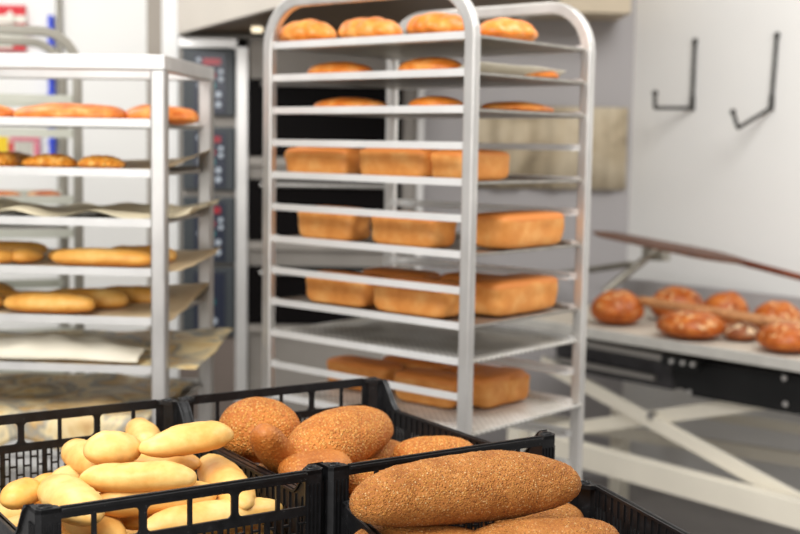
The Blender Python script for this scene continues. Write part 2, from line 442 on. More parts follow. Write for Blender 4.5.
# streaked sheet on the grey wall
bm = bmesh.new()
pa, pb = aty(470, 105, 5.46), aty(627, 190, 5.46)
nn = 48
W_ = pb.x - pa.x; H_ = pa.z - pb.z
def fold(i): return .014 * math.sin(i * .42) + .006 * math.sin(i * 1.1 + 1)
rows = []
for zz in (0, -.4 * H_, -H_):
    rows.append([[bm.verts.new((W_ * i / nn, fold(i) + o, zz)) for i in range(nn + 1)] for o in (0, .008)])
for r in range(2):
    for i in range(nn):
        for s in (0, 1):
            bm.faces.new((rows[r][s][i], rows[r][s][i + 1], rows[r + 1][s][i + 1], rows[r + 1][s][i]))
for r in (0, 2):
    for i in range(nn): bm.faces.new((rows[r][0][i], rows[r][0][i + 1], rows[r][1][i + 1], rows[r][1][i]))
for i in (0, nn):
    for r in range(2): bm.faces.new((rows[r][0][i], rows[r + 1][0][i], rows[r + 1][1][i], rows[r][1][i]))
cl = link('hanging_sheet', bm, cloth_m, smooth=True); cl.location = (pa.x, 5.485, pa.z)
tag(cl, 'beige streaked sheet hanging on the grey wall behind the centre rack', 'sheet')

# ------------------------------------------------------------------ things on the left wall
def wallbox(name, x0, y0, x1, y1, m, parent=None, Y=5.5, d=.02, off=None):
    a, b = aty(x0, y0, Y), aty(x1, y1, Y)
    bm = bmesh.new(); L0 = parent.location if parent else Vector((0, 0, 0))
    box2(bm, (a.x - L0.x, Y - d / 2 - L0.y, b.z - L0.z), (b.x - L0.x, Y + d / 2 - L0.y, a.z - L0.z))
    return link(name, bm, m, parent)
sg = empty('wall_sign', aty(10, 52, 5.505)); tag(sg, 'red and white safety sign high on the white wall at left', 'sign')
wallbox('sign_board', -14, 5, 26, 51, red_paint, sg, 5.505, .02)
for q_ in ((-14, 15, 26, 23), (-14, 31, 26, 39), (-14, 23.5, 14, 31), (-14, 40, 13, 48)):
    wallbox('white_panel', *q_, white_paint, sg, 5.488, .008)
bm = bmesh.new()
a = aty(9, 14, 5.47)
prism(bm, [a - sg.location + Vector(v) for v in ((-.02, 0, -.035), (.02, 0, -.035), (.022, 0, -.01), (.006, 0, .018), (-.018, 0, -.005))], (0, .006, 0))
link('flame_symbol', bm, white_paint, sg)
bm = bmesh.new(); a = aty(57.5, 0, 5.48); cyl(bm, (a.x, 5.495, .05), (a.x, 5.495, 3.1), .012, 10)
tag(link('wall_pipe', bm, grey_tube, smooth=True), 'thin grey vertical pipe running up the white left wall', 'pipe')
bm = bmesh.new(); a, b = aty(50, 15, 5.47), aty(50, 160, 5.47)
box2(bm, (a.x - .011, 5.47, b.z), (a.x + .011, 5.50, a.z))
for k in range(9): box2(bm, (a.x - .015, 5.462, b.z + .07 * k), (a.x + .015, 5.50, b.z + .07 * k + .012))
tag(link('blue_strip', bm, blue_paint), 'bright blue vertical plastic strip beside the grey wall pipe', 'strip')
nb = empty('notice_board', aty(20, 160, 5.505)); tag(nb, 'yellow and pink printed notice low on the white left wall', 'notice')
wallbox('backing', -12, 134, 41, 161, white_paint, nb, 5.505, .02)
wallbox('yellow_panel', -10, 136, 8, 154, yellow_paint, nb, 5.49, .006)
wallbox('pink_panel', 10, 136, 40, 141, pink_paint, nb, 5.49, .006)
wallbox('red_panel', 9, 142, 14, 160, red_paint, nb, 5.49, .006)
wallbox('pink_panel', 34, 142, 40, 160, pink_paint, nb, 5.49, .006)
wallbox('silver_panel', 16, 142, 32, 158, plain('silver_print', srgb(200, 196, 184), .5), nb, 5.49, .006)

# ------------------------------------------------------------------ iron hooks on the right wall
def hook(pt, pb_, pe, ptip, label):
    # intersect with the wall plane
    def onwall(px, py, off=.012):
        q = ray(px, py); o = corner + WN * off
        t = (o - CAM).dot(WN) / q.dot(WN); return CAM + q * t
    A, B = onwall(*pt), onwall(*pb_)
    leg = .15
    E_ = B + WN * leg
    q = ray(*pe)                              # point of the ray nearest the leg's end
    t = (E_ - CAM).dot(q) / q.dot(q); E_ = CAM + q * t
    q2 = ray(*ptip); t2 = (E_ - CAM).y / q2.y; T = CAM + q2 * t2
    root = empty('wall_hook', B); tag(root, label, 'hook', 'iron hooks on the white wall')
    bm = bmesh.new()
    path = [A, A.lerp(B, .5), B.lerp(A, .08), B, B.lerp(E_, .08), B.lerp(E_, .5), E_.lerp(B, .07), E_, E_.lerp(T, .15), T]
    tube(bm, [p - B for p in path], .0082, 10)
    link('rod', bm, hook_m, root, smooth=True)
    for P, nm in ((A, 'cap'), (T, 'tip')):
        bm = bmesh.new(); bmesh.ops.create_uvsphere(bm, u_segments=12, v_segments=8, radius=.013, matrix=Matrix.Translation(P - B)); link(nm, bm, hook_m, root, smooth=True)
    bm = bmesh.new()
    pl = A.lerp(B, .93) - WN * .006 - B; 
    bar(bm, pl + Vector((0, 0, -.03)), pl + Vector((0, 0, .03)), .012, .03, up=WN); link('wall_plate', bm, hook_m, root)
hook((695, 41), (692, 108), (655, 108), (655, 93), 'black iron hook on the white wall, nearer the corner, foot level')
hook((777, 35), (771, 108), (738, 128), (733, 112), 'black iron hook on the white wall, right of the pair, foot angled down')

# ------------------------------------------------------------------ bread
def superpow(v, p): return math.copysign(abs(v) ** p, v)
def bread_mesh(name, L, W, H, mat, seed=0, end=2.2, bend=0, lump=.04, bottom=.75, nx=40, ns=28, sides=1.0, skew=0, ridges=None, fine=0):
    bm = bmesh.new(); rings = []
    rnd = random.Random(seed); sx = rnd.random() * 50
    for i in range(nx + 1):
        t = -1 + 2 * i / nx
        x = math.sin(t * PI / 2)
        r = max(0.0, 1 - abs(x) ** end) ** (1 / end) if i not in (0, nx) else 0
        if i in (0, nx):
            rings.append([bm.verts.new((x * L / 2, bend * 0, 0))]); continue
        ring = []
        rr = r * (1 + skew * x)
        for j in range(ns):
            a = 2 * PI * j / ns
            cy, cz = superpow(math.cos(a), sides), superpow(math.sin(a), sides)
            y = W / 2 * rr * cy
            z = H / 2 * rr * cz * (bottom if cz < 0 else 1)
            P = Vector((x * L / 2, y, z))
            n1 = noise.noise(Vector((P.x / W * 1.3 + sx, P.y / W * 1.3, P.z / W * 1.3 + seed)))
            n2 = noise.noise(Vector((P.x / W * 4 + sx, P.y / W * 4, P.z / W * 4 + seed)))
            k = 1 + lump * 2.2 * n1 + lump * .8 * n2
            if ridges: k += ridges[1] * abs(math.sin(x * ridges[0])) * (1 if cz > 0 else 0)
            y *= k; z *= k
            if fine:
                n3 = noise.noise(P * 260 + Vector((seed, 0, 0))); y += fine * n3 * cy; z += fine * n3 * cz
            y += bend * (1 - x * x)
            ring.append(bm.verts.new((P.x, y, z)))
        rings.append(ring)
    for i in range(nx):
        A, B = rings[i], rings[i + 1]
        for j in range(ns):
            k = (j + 1) % ns
            if len(A) == 1: bm.faces.new((A[0], B[k], B[j]))
            elif len(B) == 1: bm.faces.new((A[j], A[k], B[0]))
            else: bm.faces.new((A[j], A[k], B[k], B[j]))
    bmesh.ops.recalc_face_normals(bm, faces=bm.faces)
    me = bpy.data.meshes.new(name); bm.to_mesh(me); bm.free(); me.materials.append(mat)
    for p in me.polygons: p.use_smooth = True
    return me
def put(name, me, loc, M3=None, rz=0):
    o = bpy.data.objects.new(name, me); C.objects.link(o)
    if M3 is not None: o.matrix_world = Matrix.Translation(loc) @ M3.to_4x4()
    else: o.location = loc; o.rotation_euler = (0, 0, rz)
    return o
def between(name, A, B, W, H, mat, seed, label, cat, group, **kw):
    """a long bread whose ends lie at A and B"""
    A, B = Vector(A), Vector(B); d = B - A; x = d.normalized()
    z = Vector((0, 0, 1)); y = z.cross(x).normalized(); z = x.cross(y)
    me = bread_mesh(name, d.length, W, H, mat, seed, **kw)
    o = put(name, me, (A + B) / 2, Matrix((x, y, z)).transposed())
    return tag(o, label, cat, group)
def tin_mesh(name, L, W, H, mat, seed):
    bm = bmesh.new()
    bmesh.ops.create_cube(bm, size=2)
    bmesh.ops.subdivide_edges(bm, edges=bm.edges, cuts=14, use_grid_fill=True)
    p = 6.5
    for v in bm.verts:
        c = v.co.copy()
        nrm = (abs(c.x) ** p + abs(c.y) ** p + abs(c.z) ** p) ** (1 / p)
        c /= nrm
        tap = 1 - .035 * (1 - c.z)
        dome = .10 * (1 - c.y * c.y) * (1 - .3 * c.x * c.x) if c.z > .5 else 0
        n = noise.noise(Vector((c.x * 2.2 + seed, c.y * 1.6, c.z * 1.6))) * .035
        v.co = Vector((c.x * tap * (1 + n) * L / 2, c.y * tap * (1 + n) * W / 2, (c.z + dome) * (1 + n * .6) * H / 2))
    me = bpy.data.meshes.new(name); bm.to_mesh(me); bm.free(); me.materials.append(mat)
    for q in me.polygons: q.use_smooth = True
    return me

# ------------------------------------------------------------------ rounded rack (centre)
class Frame:
    def __init__(s, x, y, ang):          # local x axis at -ang, local y at 90-ang
        s.o = Vector((x, y, 0)); s.a = -ang
        s.ex = Vector((math.cos(s.a), math.sin(s.a), 0)); s.ey = Vector((-math.sin(s.a), math.cos(s.a), 0))
    def W(s, x, y, z): return s.o + s.ex * x + s.ey * y + Vector((0, 0, z))
    def rx(s, px, yl, py=260):           # local x where the ray through px meets the upright plane y=yl
        q = ray(px, py); o = s.o + s.ey * yl
        t = (o - CAM).dot(s.ey) / q.dot(s.ey); return (CAM + q * t - s.o).dot(s.ex)
    def ry(s, px, xl, py=260):
        q = ray(px, py); o = s.o + s.ex * xl
        t = (o - CAM).dot(s.ex) / q.dot(s.ex); return (CAM + q * t - s.o).dot(s.ey)
def arch_path(w, ztop, r, z0, y=0, k=8):
    P = [(-w, y, z0), (-w, y, ztop - r)]
    P += [(-w + r - r * math.cos(R(90 * i / k)), y, ztop - r + r * math.sin(R(90 * i / k))) for i in range(1, k + 1)]
    P += [(-r + r * math.sin(R(90 * i / k)), y, ztop - r + r * math.cos(R(90 * i / k))) for i in range(0, k + 1)]
    P += [(0, y, z0)]
    return P
def casters(root, w, d, x0=0):
    for x in (-w, 0):
        for y in (0, d):
            bm = bmesh.new(); box2(bm, (x - .02, y - .02, .09), (x + .02, y + .02, .15))
            for s in (-1, 1): box2(bm, (x + s * .016 - .0015, y - .015, .035), (x + s * .016 + .0015, y + .015, .1))
            cs = link('caster', bm, steel_dull, root)
            bm = bmesh.new(); cyl(bm, (x - .012, y, .045), (x + .012, y, .045), .045, 20); link('wheel', bm, rubber, cs)
def rounded_rack(fr, w, d, z1, S, nlev, label, group=None, tubem=None, railm=None, tw=.029, runner_h=.0155):
    root = empty('rack_trolley', fr.W(0, 0, 0), fr.a); tag(root, label, 'rack', group)
    tubem = tubem or steel; railm = railm or steel_rail
    for y, nm in ((0, 'front_frame'), (d, 'rear_frame')):
        bm = bmesh.new()
        sweep(bm, arch_path(w, z1 + .099, .105, .14, y), rrect(.022, tw, .005), (0, 1, 0))
        link(nm, bm, tubem, root, smooth=False, bevel=0)
    for i in range(nlev):
        z = z1 - i * S
        for y, s in ((0, 1), (d, -1)):
            bm = bmesh.new()
            e = tw / 2 + .001
            box2(bm, (-w + e, y - s * .004, z - runner_h / 2), (-e, y - s * .0015, z + runner_h / 2))
            box2(bm, (-w + e, y - s * .0015, z - runner_h / 2), (-e, y + s * .034, z - runner_h / 2 + .002))
            for x in (-w + e, -e): box2(bm, (x - .008, y - s * .0015, z - runner_h / 2), (x + .008, y + s * .012, z + runner_h / 2))
            link('runner', bm, railm, root, bevel=0)
    bm = bmesh.new()
    for x in (-w, 0): box2(bm, (x - .013, .014, .15), (x + .013, d - .014, .18))
    link('base_rail', bm, tubem, root)
    casters(root, w, d)
    return root
TRAY_T = .0015
def tray(fr, w, d, z, label, mat=None, x0=-.012, over=.0, group='trays in the rounded centre rack', name='baking_tray'):
    """flat tray with a low rim; z is its underside"""
    xa, xb = -w - .004, x0 + over; ya, yb = .008, d - .008
    bm = bmesh.new()
    box2(bm, (xa, ya, 0), (xb, yb, TRAY_T))
    for (a, b) in (((xa, ya), (xb, ya + .003)), ((xa, yb - .003), (xb, yb)), ((xa, ya), (xa + .003, yb)), ((xb - .003, ya), (xb, yb))):
        box2(bm, (a[0], a[1], 0), (b[0], b[1], .007))
    o = link(name, bm, mat or tray_mat)
    o.location = fr.W(0, 0, z); o.rotation_euler = (0, 0, fr.a)
    return tag(o, label, 'tray', group)
def paper(fr, x0, x1, y0, y1, z, label, mat, amp=.006, curl=0, seed=0, nx=40, ny=24, droop=0, name='baking_paper', group=None, hmin=.0015, back=0, flap=0):
    bm = bmesh.new(); g = []
    for i in range(nx + 1):
        row = []
        for j in range(ny + 1):
            u, v = i / nx, j / ny
            x = x0 + (x1 - x0) * u; y = y0 + (y1 - y0) * v
            h = amp * (noise.noise(Vector((x * 9 + seed, y * 9, seed))) + .6)
            e = max(0, (u - .86) / .14)
            h = max(hmin, h) + curl * e ** 2
            hh = h - droop * max(0, (u - .80) / .20) ** 1.6 * (.5 + .8 * abs(noise.noise(Vector((y * 6, seed, 3)))))
            x += .012 * noise.noise(Vector((y * 12, seed, u * 2))) * u
            hh += back * u * v ** 1.5
            if flap and v < .3:
                q_ = 1 - v / .3; y = y0 + (y1 - y0) * .3 - (.19 + .012 * noise.noise(Vector((x * 9, 1, seed)))) * min(1, q_ * 1.6)
                hh = max(hh, .013) - flap * max(0, q_ - .55) / .45 * (.8 + .5 * noise.noise(Vector((x * 6, 7, seed))))
            row.append(bm.verts.new((x, y, hh)))
        g.append(row)
    for i in range(nx):
        for j in range(ny): bm.faces.new((g[i][j], g[i + 1][j], g[i + 1][j + 1], g[i][j + 1]))
    o = link(name, bm, mat, smooth=True)
    s = o.modifiers.new('s', 'SOLIDIFY'); s.thickness = .0006; s.offset = 1
    o.location = fr.W(0, 0, z); o.rotation_euler = (0, 0, fr.a)
    return tag(o, label, 'paper', group)

ZR = 1.5 + .2239
SR = .075
RW, RD = .5933, .44
R1 = Frame(.1402, 2.5508, .7037)
rounded_rack(R1, RW, RD, ZR, SR, 18, 'tall silver rack trolley with rounded top corners full of tin loaves')
def zl(i): return ZR - i * SR - .00575 + .0005           # underside height of the tray in slot i (from 0)
slots = {0: 'top tray of the rounded rack, carrying glazed buns', 1: 'second tray of the rounded rack, under long flat loaves',
         2: 'third tray of the rounded rack, with low flat loaves', 4: 'tray carrying the uppermost tin loaves in the rounded rack',
         6: 'tray carrying the middle row of tin loaves, just above the centre of the rounded rack', 8: 'tray carrying the third level of tin loaves in the rounded rack',
         9: 'empty grey perforated tray directly below the third level of tin loaves', 11: 'perforated tray carrying the lowest tin loaves, near the black crates'}
for i, lab in slots.items():
    tray(R1, RW, RD, zl(i), lab, perf_m if i in (9, 11) else tray_mat, over=.03 if i == 11 else .012)
tray(R1, RW, RD, zl(10) - SR * 2.02, 'bare steel tray low in the rounded rack behind the crates', tray_mat, over=.0) if False else None

def tin(i, x, y, L, W, H, rz, seed, label):
    me = tin_mesh('tin_loaf', L, W, H, tin_m, seed)
    z = zl(i) + TRAY_T + H / 2 * 1.015 + .0015
    o = put('tin_loaf', me, R1.W(x, y, z), rz=R1.a + rz)
    return tag(o, label, 'bread', 'tin loaves in the rounded rack')
def tin_u(i, px0, px1, yl, W, H, seed, label, py=250):      # long side facing the front frame
    xa, xb = R1.rx(px0, yl, py), R1.rx(px1, yl, py)
    tin(i, (xa + xb) / 2, yl + W / 2, abs(xb - xa), W, H, random.uniform(-.02, .02), seed, label)
def tin_v(i, px0, px1, xl, W, H, seed, label, py=250):      # long side facing the open right end
    ya, yb = R1.ry(px0, xl, py), R1.ry(px1, xl, py)
    tin(i, xl - W / 2, (ya + yb) / 2, abs(yb - ya), W, H, PI / 2, seed, label)
tin_u(4, 280, 346, .05, .09, .066, 1, 'leftmost tin loaf on the uppermost loaf tray of the rounded rack', 165)
tin_u(4, 354, 424, .05, .09, .068, 2, 'second tin loaf from the left on the uppermost loaf tray', 165)
tin_v(4, 462, 515, -.07, .10, .066, 3, 'tin loaf right of the front post on the uppermost loaf tray', 165)
tin_u(6, 293, 350, .05, .09, .076, 4, 'leftmost tin loaf on the middle loaf tray of the rounded rack', 230)
tin_u(6, 366, 434, .05, .10, .074, 5, 'tin loaf left of the front post on the middle loaf tray', 230)
tin_v(6, 503, 570, -.02, .11, .077, 6, 'large tin loaf at the open right end of the middle loaf tray', 230)
tin_u(8, 301, 364, .05, .09, .072, 7, 'leftmost front tin loaf on the third loaf tray', 290)
tin_u(8, 368, 444, .04, .10, .074, 8, 'front tin loaf left of the post on the third loaf tray', 290)
tin_v(8, 497, 563, -.03, .11, .078, 9, 'large tin loaf at the open right end of the third loaf tray', 300)
tin(8, -.40, .26, .2, .09, .072, .05, 10, 'tin loaf in the back row, left, on the third loaf tray')
tin(8, -.19, .30, .2, .09, .074, .0, 11, 'tin loaf in the back row, right, on the third loaf tray')
tin_u(11, 322, 384, .17, .09, .070, 12, 'leftmost front tin loaf on the lowest loaf tray behind the crates', 380)
tin_u(11, 390, 452, .155, .09, .070, 13, 'front tin loaf on the lowest loaf tray, left of the front post', 380)
tin(11, -.40, .34, .2, .09, .070, .04, 14, 'tin loaf in the back row of the lowest loaf tray, left')
tin(11, -.19, .345, .2, .09, .070, -.03, 15, 'tin loaf in the back row of the lowest loaf tray, right')
tin_v(11, 486, 531, -.10, .085, .074, 16, 'tin loaf right of the front post on the lowest loaf tray', 385)

def on_rack(fr, i, px0, px1, yl, W, H, mat, seed, label, name, py, zf, group, rz=0, lift=0, **kw):
    xa, xb = fr.rx(px0, yl, py), fr.rx(px1, yl, py)
    me = bread_mesh(name, abs(xb - xa), W, H, mat, seed, **kw)
    bot = kw.get('bottom', .75)
    o = put(name, me, fr.W((xa + xb) / 2, yl, zf + lift + H / 2 * bot + .0025), rz=fr.a + rz)
    return tag(o, label, 'bread' if name != 'glazed_bun' else 'bun', group)
zt0 = zl(0) + TRAY_T
g = 'glazed buns on the top tray of the rounded rack'
on_rack(R1, 0, 283, 333, .07, .10, .078, croi_m, 21, 'knobbly glazed bun at the left end of the rounded rack top tray', 'glazed_bun', 35, zt0, g, ridges=(7, .12), lump=.1, bottom=.6)
on_rack(R1, 0, 344, 398, .08, .10, .074, croi_m, 22, 'glazed bun in the middle of the rounded rack top tray', 'glazed_bun', 35, zt0, g, ridges=(6, .14), lump=.1, bottom=.6)
on_rack(R1, 0, 413, 466, .08, .11, .076, croi_m, 23, 'glazed bun on the top tray just left of the front post', 'glazed_bun', 35, zt0, g, ridges=(7, .12), lump=.09, bottom=.6)
def end_bread(i, px0, px1, xl, W, H, mat, seed, label, name, py, zf, group, **kw):
    ya, yb = R1.ry(px0, xl, py), R1.ry(px1, xl, py)
    me = bread_mesh(name, abs(yb - ya), W, H, mat, seed, **kw)
    o = put(name, me, R1.W(xl, (ya + yb) / 2, zf + H / 2 * kw.get('bottom', .75) + .0025), rz=R1.a + PI / 2)
    return tag(o, label, 'bun' if name == 'glazed_bun' else 'bread', group)
end_bread(0, 484, 529, -.085, .10, .070, croi_m, 24, 'glazed bun at the open right end of the top tray', 'glazed_bun', 35, zt0, g, ridges=(6, .12), lump=.09, bottom=.6)
zt1 = zl(1) + TRAY_T + .001
g = 'long flat loaves on the second tray of the rounded rack'
on_rack(R1, 1, 311, 370, .10, .09, .050, croi_m, 25, 'left flat glossy loaf on the second tray of the rounded rack', 'flat_loaf', 70, zt1, g, lump=.05, bottom=.6)
on_rack(R1, 1, 402, 460, .10, .10, .052, croi_m, 26, 'flat glossy loaf on the second tray, left of the front post', 'flat_loaf', 70, zt1, g, lump=.05, bottom=.6)
end_bread(1, 520, 552, -.07, .08, .034, croi_m, 27, 'small flat loaf at the open right end of the second tray', 'flat_loaf', 70, zt1, g, lump=.05, bottom=.6)
zt2 = zl(2) + TRAY_T
g = 'low flat loaves on the third tray of the rounded rack'
on_rack(R1, 2, 317, 384, .10, .10, .042, croi_m, 28, 'left low flat loaf on the third tray of the rounded rack', 'flat_loaf', 105, zt2, g, lump=.05, bottom=.6)
on_rack(R1, 2, 413, 460, .10, .10, .042, croi_m, 29, 'low flat loaf on the third tray, left of the front post', 'flat_loaf', 105, zt2, g, lump=.05, bottom=.6)
end_bread(2, 487, 548, -.09, .10, .034, croi_m, 30, 'low flat loaf at the open right end of the third tray', 'flat_loaf', 105, zt2, g, lump=.06, bottom=.6)
paper(R1, -.55, -.03, .03, .40, zl(1) + TRAY_T, 'curled baking paper on the second tray of the rounded rack', paper_white, .005, .026, 3)

# ------------------------------------------------------------------ square rack (left)
R2 = Frame(-.5279, 2.7123, .0841)
Z2, S2, W2, D2 = 1.5 + .0369, .1089, .64, .4204
def square_rack(fr, w, d, z1, S, nlev, ztop, label):
    root = empty('rack_trolley', fr.W(0, 0, 0), fr.a); tag(root, label, 'rack')
    tw = .034
    for x in (-w, 0):
        for y in (0, d):
            bm = bmesh.new(); sweep(bm, [(x, y, .14), (x, y, ztop - tw)], rrect(tw, tw, .005), (0, 1, 0)); link('post', bm, steel_post, root)
    bm = bmesh.new()
    for y in (0, d): box2(bm, (-w - tw / 2, y - tw / 2, ztop - tw + .001), (tw / 2, y + tw / 2, ztop))
    for x in (-w, 0): box2(bm, (x - tw / 2, tw / 2, ztop - tw + .001), (x + tw / 2, d - tw / 2, ztop))
    link('top_frame', bm, rail_grey, root, bevel=.003)
    bm = bmesh.new()
    for y in (0, d): box2(bm, (-w + tw / 2, y - .012, .15), (-tw / 2, y + .012, .18))
    for x in (-w, 0): box2(bm, (x - .012, tw / 2, .15), (x + .012, d - tw / 2, .18))
    link('base_frame', bm, steel, root)
    for i in range(nlev):
        z = z1 - i * S
        for y, s in ((0, 1), (d, -1)):
            bm = bmesh.new(); e = tw / 2 + .0005; hh = .018
            box2(bm, (-w + e, y - s * .004, z - hh / 2), (-e, y - s * .0015, z + hh / 2))
            box2(bm, (-w + e, y - s * .0015, z - hh / 2), (-e, y + s * .036, z - hh / 2 + .002))
            for x in (-w + e, -e): box2(bm, (x - .008, y - s * .0015, z - hh / 2), (x + .008, y + s * .012, z + hh / 2))
            link('runner', bm, rail_grey, root)
    casters(root, w, d)
ztop2 = aty(100, 53.5, 2.69).z
square_rack(R2, W2, D2, Z2, S2, 12, ztop2, 'silver rack trolley with square flat top at the left, holding rolls and papers')
def z2(i): return Z2 - i * S2 - .007 + .0005
names2 = ['first', 'second', 'third', 'fourth', 'fifth', 'sixth', 'seventh']
what2 = ['carrying the orange flatbreads', 'carrying the small woven pastries', 'holding only baking paper', 'carrying long golden rolls on paper',
         'carrying pale golden rolls, wide paper', 'under a crumpled cream sheet', 'under stained marbled paper']
for i in range(7):
    tray(R2, W2, D2, z2(i), names2[i] + ' tray from the top of the square left rack, ' + what2[i], tray_mat, x0=-.02, over=.014, group='trays in the square left rack')
def p2(i, x1, mat, lab, **kw):
    paper(R2, -W2 + .02, x1, .02, D2 - .02, z2(i) + TRAY_T, lab, mat, group=None, **kw)
p2(1, .015, paper_m, 'beige baking paper with upturned end behind the woven pastries', amp=.004, curl=.020, back=.035, seed=5)
p2(2, .05, plain_paper, 'wavy pale baking paper with nothing on it in the square rack', amp=.030, curl=.012, seed=11)
p2(3, .05, paper_m, 'brown baking paper under the long golden rolls of the square rack', amp=.004, curl=.008, back=.02, seed=17)
p2(4, .015, paper_m, 'brown baking paper under the pale golden rolls, one corner hanging', amp=.004, back=.045, curl=.0, seed=23)
p2(5, .075, paper_stain, 'stained baking paper sticking out right below the cream sheet', amp=.010, curl=.0, back=.035, seed=31)
paper(R2, -W2 + .022, -.022, .045, D2 - .02, z2(6) + TRAY_T, 'marbled greasy baking paper hanging over the lowest visible rail of the square rack', paper_stain, group=None, amp=.022, seed=37, flap=.09, ny=40)
# crumpled cream sheet on the sixth tray
bm = bmesh.new(); gg = []
for i in range(61):
    row = []
    for j in range(25):
        u, v = i / 60, j / 24
        x = R2.rx(-30, .05, 350) + (R2.rx(140, .05, 350) - R2.rx(-30, .05, 350)) * u
        y = .03 + .13 * v
        h = .045 * math.sin(PI * v) ** .7 * (.45 + .55 * math.sin(PI * min(1, u * 1.05 + .02))) + .012 * noise.noise(Vector((x * 16, y * 22, 4))) * math.sin(PI * v)
        row.append(bm.verts.new((x, y + .015 * noise.noise(Vector((x * 7, 3, v))), max(.013, .018 + h))))
    gg.append(row)
for i in range(60):
    for j in range(24): bm.faces.new((gg[i][j], gg[i + 1][j], gg[i + 1][j + 1], gg[i][j + 1]))
o = link('crumpled_cloth', bm, paper_white, smooth=True); o.location = R2.W(0, 0, z2(5)); o.rotation_euler = (0, 0, R2.a)
s_ = o.modifiers.new('s', 'SOLIDIFY'); s_.thickness = .002
tag(o, 'crumpled cream sheet lying folded on the stained paper in the left rack', 'cloth')

def b2(i, px0, px1, yl, W, H, mat, seed, label, name, group, rz=0, **kw):
    py = (125, 165, 215, 258, 300, 350)[i]
    return on_rack(R2, i, px0, px1, yl, W, H, mat, seed, label, name, py, z2(i) + TRAY_T + kw.pop('base', .006), group, rz, **kw)
g = 'orange flatbreads on the first tray of the square rack'
b2(0, -50, 14, .12, .12, .056, flat_m, 41, 'orange flatbread cut off by the left edge, first tray of the square rack', 'flatbread', g, base=.001, end=3, lump=.09, bottom=.5)
b2(0, 16, 126, .11, .13, .060, flat_m, 42, 'long orange flatbread in the middle of the first tray', 'flatbread', g, base=.001, end=3, lump=.09, bottom=.5)
b2(0, 126, 197, .16, .13, .058, flat_m, 43, 'orange flatbread passing behind the front post on the first tray', 'flatbread', g, base=.001, end=3, lump=.09, bottom=.5)
g = 'woven pastries on the second tray of the square rack'
for k, (a, b, lab) in enumerate(((-26, -6, 'woven pastry cut by the left edge of the second tray'), (-4, 17, 'flat woven golden pastry, left of the three on the second tray'),
                                 (24, 76, 'flat woven golden pastry in the middle of the second tray'), (79, 124, 'flat woven golden pastry, rightmost on the second tray'))):
    b2(1, a, b, .09, .10, .040, dan_m, 50 + k, lab, 'woven_pastry', g, lump=.08, bottom=.5, ridges=(12, .25))
b2(1, -30, 38, .28, .11, .042, dan_m, 56, 'woven pastry in the back row of the second tray', 'woven_pastry', g, lump=.08, bottom=.5, ridges=(12, .25))
g = 'golden rolls on the fourth tray of the square rack'
b2(3, 53, 152, .07, .066, .048, rollb_m, 61, 'long golden roll at the front of the fourth tray, beside the post', 'long_roll', g, end=3.2, bottom=.7)
b2(3, 108, 176, .17, .06, .048, rollb_m, 62, 'golden roll behind the front post on the fourth tray', 'long_roll', g, end=3.2, bottom=.7)
b2(3, 49, 80, .16, .055, .036, rollb_m, 63, 'golden roll end showing behind the long front roll, fourth tray', 'long_roll', g, end=2.6, bottom=.7)
b2(3, -22, 16, .065, .06, .040, rollb_m, 64, 'golden roll at the left edge of the fourth tray, front row', 'long_roll', g, rz=.9, bottom=.7)
b2(3, 8, 44, .11, .06, .042, rollb_m, 65, 'golden roll turned towards the viewer on the fourth tray', 'long_roll', g, rz=1.0, bottom=.7)
b2(3, -30, 47, .30, .055, .040, rollb_m, 66, 'golden roll in the back row at the left of the fourth tray', 'long_roll', g, end=3, bottom=.7)
g = 'pale golden rolls on the fifth tray of the square rack'
b2(4, 5, 95, .07, .072, .054, rollb_m, 71, 'plump golden roll at the front of the fifth tray', 'long_roll', g, end=3, bottom=.7)
b2(4, 46, 128, .155, .065, .056, rollb_m, 72, 'golden roll behind the plump front roll on the fifth tray', 'long_roll', g, end=3, bottom=.7)
b2(4, 96, 166, .245, .062, .052, rollb_m, 73, 'golden roll in the back row of the fifth tray, beside the post', 'long_roll', g, end=3, bottom=.7)
b2(4, -35, 3, .09, .066, .05, rollb_m, 74, 'golden roll cut by the left edge at the front of the fifth tray', 'long_roll', g, rz=.3, bottom=.7)
b2(4, -40, 22, .19, .06, .05, rollb_m, 75, 'golden roll in the middle row at the left edge of the fifth tray', 'long_roll', g, bottom=.7)
b2(4, -40, 14, .29, .06, .05, rollb_m, 76, 'golden roll in the back row at the left edge of the fifth tray', 'long_roll', g, bottom=.7)

# ------------------------------------------------------------------ grey round rack behind
p_ = aty(77, 60, 3.75)
pale_runner = plain('pale_grey_runner', srgb(200, 201, 188), .5, .2, .05, 8)
R3 = Frame(p_.x, 3.75, -.36)
z13 = aty(77, 100, 3.75).z
rounded_rack(R3, .62, .44, z13 + .1, .1, 13, 'dull grey tube rack with rounded top behind the square left rack', tubem=grey_tube, railm=pale_runner, tw=.028, runner_h=.026)
for i, lab in ((4, 'grey tray carrying dark pastries in the dull rack behind'), (5, 'empty grey tray below the dark pastries in the dull rack')):
    tray(R3, .62, .44, z13 + .1 - i * .1 - .011 + .0005, lab, steel_dull, group='trays in the dull grey rack')
z33 = z13 + .1 - 4 * .1 - .011 + TRAY_T
g = 'dark pastries in the dull grey rack'
for k, (a, b) in enumerate(((-14, 22), (26, 62))):
    xa, xb = R3.rx(a, .12, 185), R3.rx(b, .12, 185)
    me = bread_mesh('dark_pastry', xb - xa, .1, .04, round_m, 80 + k, bottom=.6)
    o = put('dark_pastry', me, R3.W((xa + xb) / 2, .12, z33 + .014), rz=R3.a)
    tag(o, ('brown pastry at the left edge in the dull rack behind', 'brown pastry near the right end in the dull rack behind')[k], 'pastry', g)

